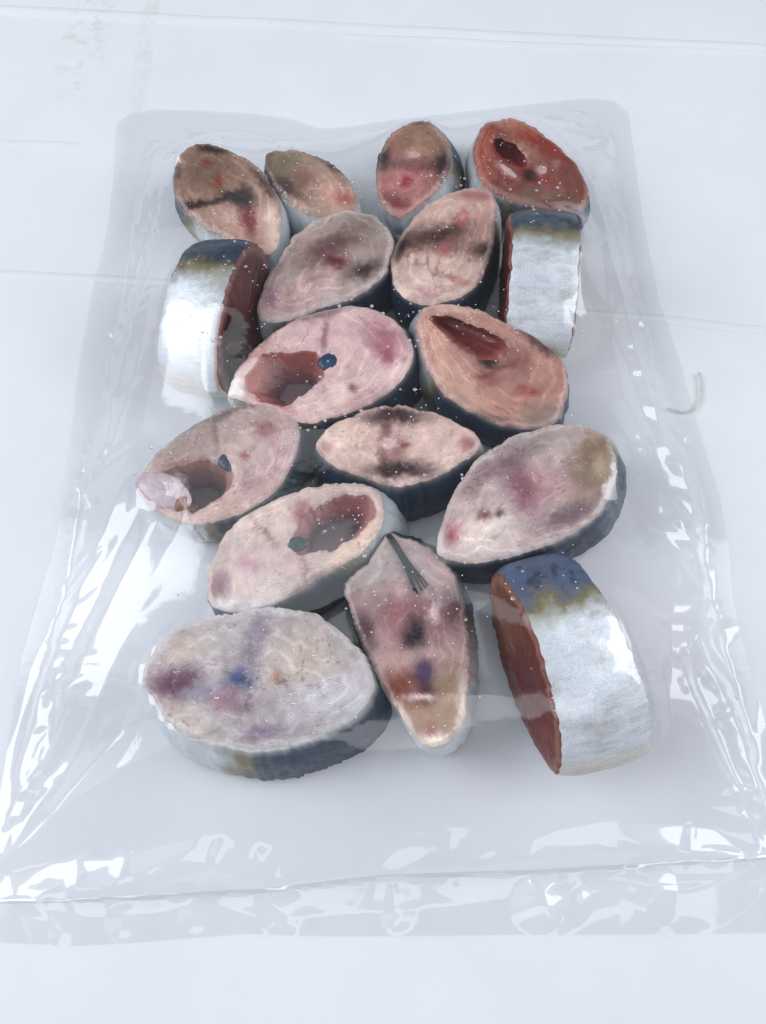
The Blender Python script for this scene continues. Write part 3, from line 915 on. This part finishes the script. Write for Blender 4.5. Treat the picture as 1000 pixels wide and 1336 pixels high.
# coarse first, then fine
st = 4
Zc, oc, fc = Zf[::st, ::st], obst.copy(), free[::st, ::st]
pad_y, pad_x = (-ny) % st, (-nx) % st
op = np.pad(obst, ((0, pad_y), (0, pad_x)), constant_values=-1)
oc = op.reshape(op.shape[0] // st, st, op.shape[1] // st, st).max((1, 3))[:Zc.shape[0], :Zc.shape[1]]
Zc = relax(Zc, oc, fc, 900, 2.5e-6 * 4)
yi = np.clip(np.arange(ny) / st, 0, Zc.shape[0] - 1.001); xi = np.clip(np.arange(nx) / st, 0, Zc.shape[1] - 1.001)
y0i, x0i = yi.astype(int), xi.astype(int); fy, fx = (yi - y0i)[:, None], (xi - x0i)[None]
Zf = (Zc[np.ix_(y0i, x0i)] * (1 - fy) * (1 - fx) + Zc[np.ix_(y0i + 1, x0i)] * fy * (1 - fx) + Zc[np.ix_(y0i, x0i + 1)] * (1 - fy) * fx + Zc[np.ix_(y0i + 1, x0i + 1)] * fy * fx)
Zf = np.where(free, np.maximum(Zf, obst), Z_FILM)
Zf = relax(Zf, obst, free, 260, 2.5e-7)
# keep the film from following every grain of the cut faces
for _ in range(5):
    S = Zf.copy()
    S[1:-1, 1:-1] = 0.2 * (Zf[1:-1, 1:-1] + Zf[:-2, 1:-1] + Zf[2:, 1:-1] + Zf[1:-1, :-2] + Zf[1:-1, 2:])
    Zf = np.maximum(S, obst - 0.0002)
    Zf = np.where(free, Zf, Z_FILM)


def seg_tent(pxl, amp, wid, zref=0.008, taper=True, sharp=1.0):
    """a fold in the film: a straight-sided ridge (amp > 0) or valley along a line"""
    P = resample(at(pxl, zref)[:, :2], 60)
    x0, y0 = P.min(0) - wid; x1, y1 = P.max(0) + wid
    m = (GX > x0) & (GX < x1) & (GY > y0) & (GY < y1)
    if not m.any():
        return
    Q = np.stack([GX[m], GY[m]], 1)
    d = np.full(len(Q), 9.0); s = np.zeros(len(Q))
    for i in range(len(P) - 1):
        a, b = P[i], P[i + 1]
        ab = b - a
        t = np.clip(((Q - a) @ ab) / (ab @ ab + 1e-12), 0, 1)
        dd = np.linalg.norm(Q - (a + t[:, None] * ab), axis=1)
        up_ = dd < d
        d = np.where(up_, dd, d); s = np.where(up_, (i + t) / 59, s)
    k = np.clip(1 - d / (wid * (0.55 + 0.45 * np.sin(math.pi * np.clip(s, 0, 1)))), 0, 1) ** sharp
    if taper:
        k = k * np.sin(math.pi * np.clip(s * 0.92 + 0.04, 0, 1)) ** 0.6
    Zf[m] += amp * k


FOLDS = [
    # left side, from the steaks down to the corner
    ([(226, 700), (120, 850), (50, 980), (6, 1108)], 0.0042, 0.016), ([(176, 648), (110, 770), (62, 880), (20, 1010)], 0.0030, 0.010),
    ([(196, 690), (100, 850), (40, 990)], -0.0022, 0.009), ([(215, 380), (176, 470), (140, 545), (112, 640)], 0.0028, 0.009), ([(190, 360), (150, 470), (118, 560)], -0.0018, 0.008),
    ([(180, 230), (172, 320), (150, 430)], 0.0020, 0.008), ([(205, 200), (190, 270), (172, 340)], 0.0018, 0.009), ([(210, 290), (185, 340), (165, 400)], -0.0014, 0.007),
    ([(178, 168), (225, 215), (250, 250)], 0.0026, 0.010), ([(150, 440), (128, 560), (100, 680), (70, 800)], -0.0014, 0.006),
    ([(60, 880), (95, 905), (130, 890)], 0.0020, 0.007), ([(62, 872), (75, 930), (60, 980)], -0.0015, 0.006),
    # fan of the near left corner
    ([(6, 1115), (70, 1080), (170, 1010), (300, 965)], 0.0034, 0.013), ([(8, 1110), (60, 1020), (130, 930)], -0.0020, 0.010), ([(20, 1150), (120, 1085), (240, 1030)], -0.0018, 0.012),
    ([(8, 1120), (90, 1040), (190, 950)], 0.0020, 0.008),
    # along the near seal
    ([(10, 1168), (150, 1160), (280, 1132), (350, 1150), (560, 1132), (800, 1112), (1000, 1116)], 0.0044, 0.013), ([(160, 1150), (230, 1120), (290, 1130)], 0.0012, 0.008),
    ([(296, 1092), (290, 1150)], 0.0012, 0.005), ([(342, 1105), (350, 1152)], 0.0016, 0.005), ([(370, 1108), (352, 1150)], -0.0012, 0.004), ([(555, 1118), (500, 1150)], 0.0012, 0.006),
    ([(700, 1108), (860, 1104), (990, 1120)], 0.0026, 0.009),
    # right side
    ([(868, 890), (930, 985), (1000, 1098)], 0.0072, 0.015), ([(890, 832), (950, 930), (1000, 1060)], 0.0045, 0.009), ([(880, 860), (945, 985), (1000, 1085)], -0.0036, 0.008),
    ([(925, 742), (893, 832), (874, 895)], 0.0045, 0.010), ([(893, 830), (940, 822), (962, 815)], 0.0030, 0.007), ([(915, 735), (880, 690), (868, 660)], 0.0036, 0.009),
    ([(840, 580), (875, 600), (898, 640), (910, 720)], 0.0033, 0.009), ([(786, 470), (800, 540), (832, 600)], 0.0030, 0.010), ([(770, 300), (800, 400), (840, 520), (868, 590)], 0.0030, 0.008),
    ([(800, 168), (772, 235), (765, 290)], 0.0039, 0.010), ([(800, 300), (822, 380), (845, 470)], -0.0021, 0.006), ([(795, 250), (790, 310), (812, 372)], 0.0027, 0.008),
    ([(808, 378), (838, 392)], 0.0027, 0.005), ([(815, 410), (845, 420)], 0.0021, 0.004), ([(835, 470), (860, 482)], 0.0021, 0.004), ([(848, 505), (868, 512)], 0.0021, 0.004), ([(870, 610), (900, 622)], 0.0021, 0.005), ([(872, 688), (905, 690)], 0.0024, 0.005),
    # far seal
    ([(190, 160), (290, 172), (400, 176)], 0.0020, 0.010), ([(430, 175), (600, 158), (770, 140)], 0.0016, 0.008), ([(290, 160), (330, 168), (420, 172)], -0.0012, 0.008),
    # across the clear empty part
    ([(240, 1120), (330, 1040), (380, 1010)], 0.0010, 0.014), ([(500, 1030), (580, 1080), (640, 1120)], 0.0006, 0.02),
    # the loose flap beyond the near seal
    ([(30, 1178), (85, 1225)], 0.0026, 0.009), ([(52, 1178), (55, 1230)], -0.0018, 0.008), ([(345, 1165), (385, 1218)], 0.0030, 0.009), ([(515, 1150), (520, 1220)], 0.0030, 0.009), ([(505, 1160), (495, 1215)], -0.0010, 0.006),
    ([(697, 1142), (728, 1215)], 0.0046, 0.013), ([(800, 1142), (740, 1212)], 0.0036, 0.012), ([(760, 1150), (735, 1212)], -0.0024, 0.008), ([(803, 1142), (860, 1218)], 0.0052, 0.018), ([(820, 1150), (900, 1165), (990, 1140)], 0.0040, 0.014), ([(160, 1180), (150, 1228)], 0.0012, 0.007), ([(245, 1172), (260, 1220)], 0.0010, 0.008),
]
for f in FOLDS:
    seg_tent(*f)
# small gathers running inwards from the seals
rs = np.random.default_rng(12)
SW = np.array(SEAM, float)


def gathers(i0, i1, step, lmin, lmax, amin, amax):
    seg = SW[i0:i1 + 1]
    P = resample(seg, 400)
    n = int(np.linalg.norm(np.diff(P, axis=0), axis=1).sum() / step)
    mid = np.array([500.0, 640.0])
    for k in range(n):
        q = P[int(rs.uniform(0, 399))]
        d = mid - q
        d = d / np.linalg.norm(d)
        a = rs.normal(0, 0.55)
        d = np.array([d[0] * math.cos(a) - d[1] * math.sin(a), d[0] * math.sin(a) + d[1] * math.cos(a)])
        L_ = rs.uniform(lmin, lmax)
        m_ = q + d * L_ * 0.5 + rs.normal(0, 3.0, 2)
        seg_tent([tuple(q - d * 8), tuple(m_), tuple(q + d * L_)], rs.choice([1, 1, -1]) * rs.uniform(amin, amax), rs.uniform(0.0025, 0.005), 0.004)


gathers(6, 15, 15, 30, 110, 0.0003, 0.0010)
gathers(16, 21, 60, 30, 70, 0.0004, 0.0010)
gathers(22, 30, 15, 30, 110, 0.0003, 0.0010)
gathers(0, 6, 26, 12, 30, 0.0003, 0.0010)
# loose crumple of the film where nothing stretches it
G2 = np.stack([GX.ravel(), GY.ravel()], 1)
slack = np.clip((Zf - obst) / 0.004, 0, 1)
ridged = (1 - np.abs(vnoise(G2, 30, 301))).reshape(ny, nx) - 0.5
ridged2 = (1 - np.abs(vnoise(G2, 130, 302))).reshape(ny, nx) - 0.5
Zf = Zf + slack * (0.0008 * ridged + 0.00002 * ridged2)
Zf = np.maximum(Zf, 0.0010)
Zf = np.maximum(Zf, obst - 0.0002)


def sample(Z, P):
    x = np.clip((P[:, 0] - X0) / res, 0, nx - 1.001); y = np.clip((P[:, 1] - Y0) / res, 0, ny - 1.001)
    i, j = y.astype(int), x.astype(int); fy, fx = y - i, x - j
    return Z[i, j] * (1 - fy) * (1 - fx) + Z[i + 1, j] * fy * (1 - fx) + Z[i, j + 1] * (1 - fy) * fx + Z[i + 1, j + 1] * fy * fx


def coons(nu, nv, z):
    L_, R_ = resample(at(E_LEFT, z)[:, :2], nv), resample(at(E_RIGHT, z)[:, :2], nv)
    T_, B_ = resample(at(E_TOP, z)[:, :2], nu), resample(at(E_BOT, z)[:, :2], nu)
    u = np.linspace(0, 1, nu)[None, :, None]; v = np.linspace(0, 1, nv)[:, None, None]
    L3, R3, T3, B3 = L_[:, None], R_[:, None], T_[None], B_[None]
    S = (1 - u) * L3 + u * R3 + (1 - v) * T3 + v * B3 - ((1 - u) * (1 - v) * T_[0] + u * (1 - v) * T_[-1] + (1 - u) * v * B_[0] + u * v * B_[-1])
    return S.reshape(-1, 2)


NU, NV = 280, 400
S = coons(NU, NV, Z_FILM)
zt = sample(Zf, S)
bag = empty('plastic_bag', (0, float(S[:, 1].mean()), 0), 'clear crinkled plastic bag with sealed edges holding all the frozen fish', 'plastic bag')
mesh('top_film', np.column_stack([S, zt]), grid_faces(NV, NU, False, flip=True), M_FILM, bag)
S2 = coons(90, 130, 0.0005)
z2 = 0.0004 + 0.00012 * vnoise(S2, 60, 7)
mesh('bottom_film', np.column_stack([S2, z2]), grid_faces(130, 90, False, flip=True), M_FILM2, bag)


def seal_strip(name, pxl, wid, z):
    P = resample(at(pxl, z)[:, :2], 160)
    T = np.gradient(P, axis=0); T /= np.linalg.norm(T, axis=1)[:, None]
    Nn = np.stack([-T[:, 1], T[:, 0]], 1)
    V = []
    for k, a in enumerate((-1, -0.5, 0, 0.5, 1)):
        q = P + Nn * (a * wid / 2)
        V.append(np.column_stack([q, sample(Zf, q) + 0.00035 + 0.0003 * (1 - a * a)]))
    mesh(name, np.vstack(V), grid_faces(5, 160, False), M_SEAL, bag)


seal_strip('heat_seal', [(0, 1176), (160, 1172), (340, 1162), (500, 1143), (700, 1137), (1005, 1118)], 0.0016, Z_FILM)

# ------------------------------------------------------------------ beads of water and ice under the film
rng = np.random.default_rng(4)


def bead_cloud(name, pts, rads, mat, label, cat):
    base = []
    n, r = 8, 4
    for i in range(r + 1):
        a = math.pi / 2 * i / r
        for k in range(n):
            base.append((math.cos(a) * math.cos(2 * math.pi * k / n), math.cos(a) * math.sin(2 * math.pi * k / n), math.sin(a)))
    base = np.array(base); fb = grid_faces(r + 1, n) + [list(range(n))[::-1]]
    V, Fc = [], []
    for i, (p, rr) in enumerate(zip(pts, rads)):
        V.append(base * np.array([rr, rr, rr * 0.8]) + p)
        Fc += [[a + i * len(base) for a in f] for f in fb]
    o = mesh(name, np.vstack(V), Fc, mat)
    o['kind'] = 'stuff'; o['label'] = label; o['category'] = cat
    return o


def scatter(n, lo, hi, zadd):
    """points under the film, denser in clusters and over the steaks"""
    out = []
    while len(out) < n:
        c = np.array([rng.uniform(-0.13, 0.14), rng.uniform(-0.09, 0.20)])
        k = rng.integers(1, 9)
        for _ in range(k):
            p = c + rng.normal(0, 0.006, 2)
            z = float(sample(Zf, p[None])[0])
            o_ = float(sample(obst, p[None])[0])
            if o_ > 0.015 or rng.random() < 0.12:
                if inside([tuple(q) for q in seam_w], np.array([p[0]]), np.array([p[1]]))[0]:
                    out.append((p[0], p[1], z + zadd))
    out = np.array(out[:n])
    return out, rng.uniform(lo, hi, n) ** 1.0


p, r = scatter(850, 0.00010, 0.00030, -0.0001)
bead_cloud('frost_bead', p, r, M_FROST, 'tiny white frost specks clinging under the bag over the steaks', 'frost')
p, r = scatter(240, 0.0003, 0.0008, -0.0001)
bead_cloud('water_bead', p, r, M_DROP, 'small clear water beads clinging to the film over the steaks', 'water beads')

# ------------------------------------------------------------------ a stray fibre on the board
q = resample(at([(914, 484), (917, 500), (916, 520), (908, 533), (893, 536), (872, 531)], 0.002), 30)
q[:, 2] = 0.0007
fo = tube('stray_fibre', q, np.linspace(0.00045, 0.0003, 30), M_HAIR)
q2 = np.array(fo.data.vertices[0].co)
fo['label'] = 'short curled pale brown fibre at the edge of the bag'
fo['category'] = 'fibre'
